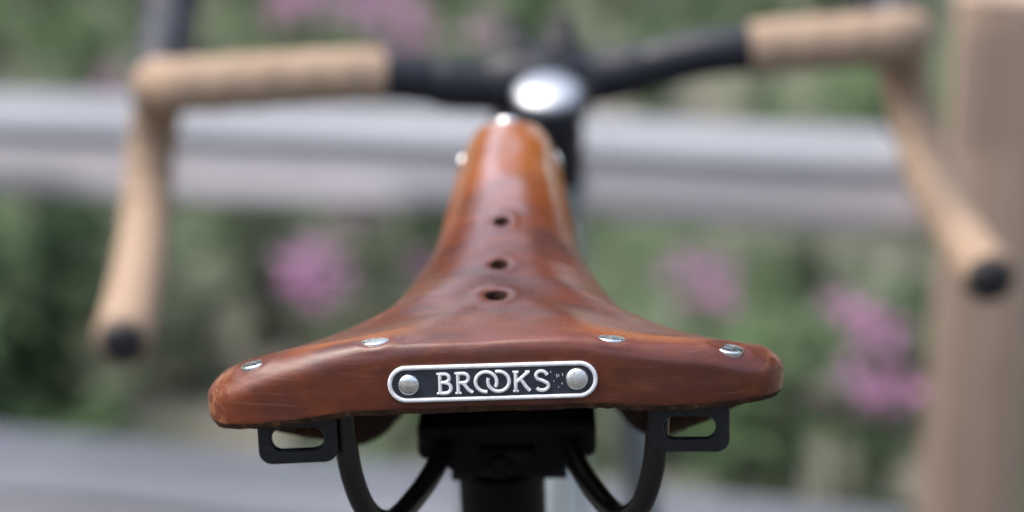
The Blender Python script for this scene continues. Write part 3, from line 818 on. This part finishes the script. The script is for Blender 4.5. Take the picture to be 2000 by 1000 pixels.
for y in np.arange(1.75, 8.5, .30):
    hw = .35 + (y + .65) * .27
    x = -hw
    while x < hw:
        xx = x + rng.uniform(-.1, .1); yy = y + rng.uniform(-.12, .12) - .195 * xx * (1 if y < 2.2 else 0)
        dens = noise.noise(Vector((xx * 1.1 + 3, yy * .9, 4)))
        if dens > -.2:
            kd = rng.choice([0, 0, 2, 0, 1, 4]) if dens > .05 else rng.choice([1, 4, 0, 0])
            names = {0: 'bright green leafy plant without flowers in the bed behind the fence', 2: 'taller green leafy plant without flowers in the bed behind the fence',
                     1: 'low greyish green plant without flowers in the bed behind the fence', 4: 'taller greyish green plant without flowers in the bed behind the fence', 3: 'low dark green plant without flowers in the bed behind the fence'}
            grp = 'plants of the bed: ' + {0: 'bright green', 2: 'tall green', 1: 'low grey green', 4: 'tall grey green', 3: 'dark green'}[kd]
            plant(xx, yy, kd, rng.uniform(.55, .95), rng.uniform(0, 6), names[kd], 'plant', grp); cnt += 1
        x += .34
# the dark shrub under the top rail at the far left
p = at(60, 500, 2.5)
plant(p.x - .05, p.y, 3, 1.3, 1.0, 'dark green shrub under the top rail at the left edge', 'shrub', None, name='dark_shrub')
# ring of trees added beyond the frame to block low sky and shape highlights
def tree_meshes(seed):
    rng = random.Random(seed); m = MB(); vs_ = []; fs_ = []
    tr = smooth_path([(0, 0, -.1), (.05, .02, 1.2), (-.03, .06, 2.6), (.06, 0, 4.6)], 4)
    m.tube(tr, [.22 - .016 * i for i in range(len(tr))], 9)
    for i in range(11):
        b = tr[4 + i % 8]; a = i * 2.4; e = b + Vector((math.cos(a) * rng.uniform(1.2, 2.2), math.sin(a) * rng.uniform(1.2, 2.2), rng.uniform(.8, 2.0)))
        m.tube([b, b.lerp(e, .5) + Vector((0, 0, .15)), e], [.07, .045, .015], 6)
    cl = []
    for i in range(60):
        d_ = rdir(rng, -.55, 1); cl.append((Vector((0, 0, 4.0)) + Vector((d_.x * 2.5, d_.y * 2.5, d_.z * 3.0)) * rng.uniform(.45, 1.0), rng.uniform(.5, .95)))
    for c_, r_ in cl:
        for q in range(48):
            d_ = rdir(rng); leaf(vs_, fs_, c_ + d_ * r_ * rng.uniform(.5, 1), rdir(rng), rng.uniform(.22, .4), rng.uniform(.12, .22), rdir(rng))
    me = bpy.data.meshes.new('crown'); me.from_pydata([tuple(x) for x in vs_], [], fs_); me.materials.append(M['leafT'])
    mt = bpy.data.meshes.new('trunk'); mt.from_pydata([tuple(x) for x in m.v], [], m.f); mt.materials.append(M['post'])
    return me, mt
TM = [tree_meshes(90 + i) for i in range(3)]
for i in range(34):
    a = 2 * math.pi * i / 34 + (rng.uniform(-.05, .05) if i > 1 else .03); d_ = rng.uniform(17.5, 21)
    e = empty('added_tree', (math.sin(a) * d_, math.cos(a) * d_, 0)); sc_ = rng.uniform(.94, 1.04) if 1 < i < 32 else .84
    if 0 < i < 7: sc_ = rng.uniform(1.75, 1.95)                # taller ahead on the right, to cut the saddle highlight
    if 27 < i < 33: sc_ = rng.uniform(1.5, 1.65)                # and on the left, to narrow it
    tag(e, 'broad leafy tree added out of view to block low sky', 'tree', 'trees added to block low sky')
    put('crown', TM[i % 3][0], e, (0, 0, 0), sc_, rng.uniform(0, 6)); put('trunk', TM[i % 3][1], e, (0, 0, 0), sc_, rng.uniform(0, 6))
# uncountable ground cover between the plants
vs_ = []; fs_ = []
for i in range(26000):
    y = 1.62 + 7.5 * rng.random() ** 1.3; hw = .45 + (y + .65) * .28; x = rng.uniform(-hw, hw)
    y -= .195 * x * (1 if y < 2 else 0)
    if noise.noise(Vector((x * 1.7, y * 1.3, 8))) < -.08: continue
    p = Vector((x, y, rng.uniform(-.02, .10))); leaf(vs_, fs_, p, rdir(rng, .1, .9), rng.uniform(.04, .11), rng.uniform(.012, .03))
g = link('ground_cover', vs_, fs_, M['leafA'], None, False); tag(g, 'low green ground cover between the garden plants', kind='stuff')
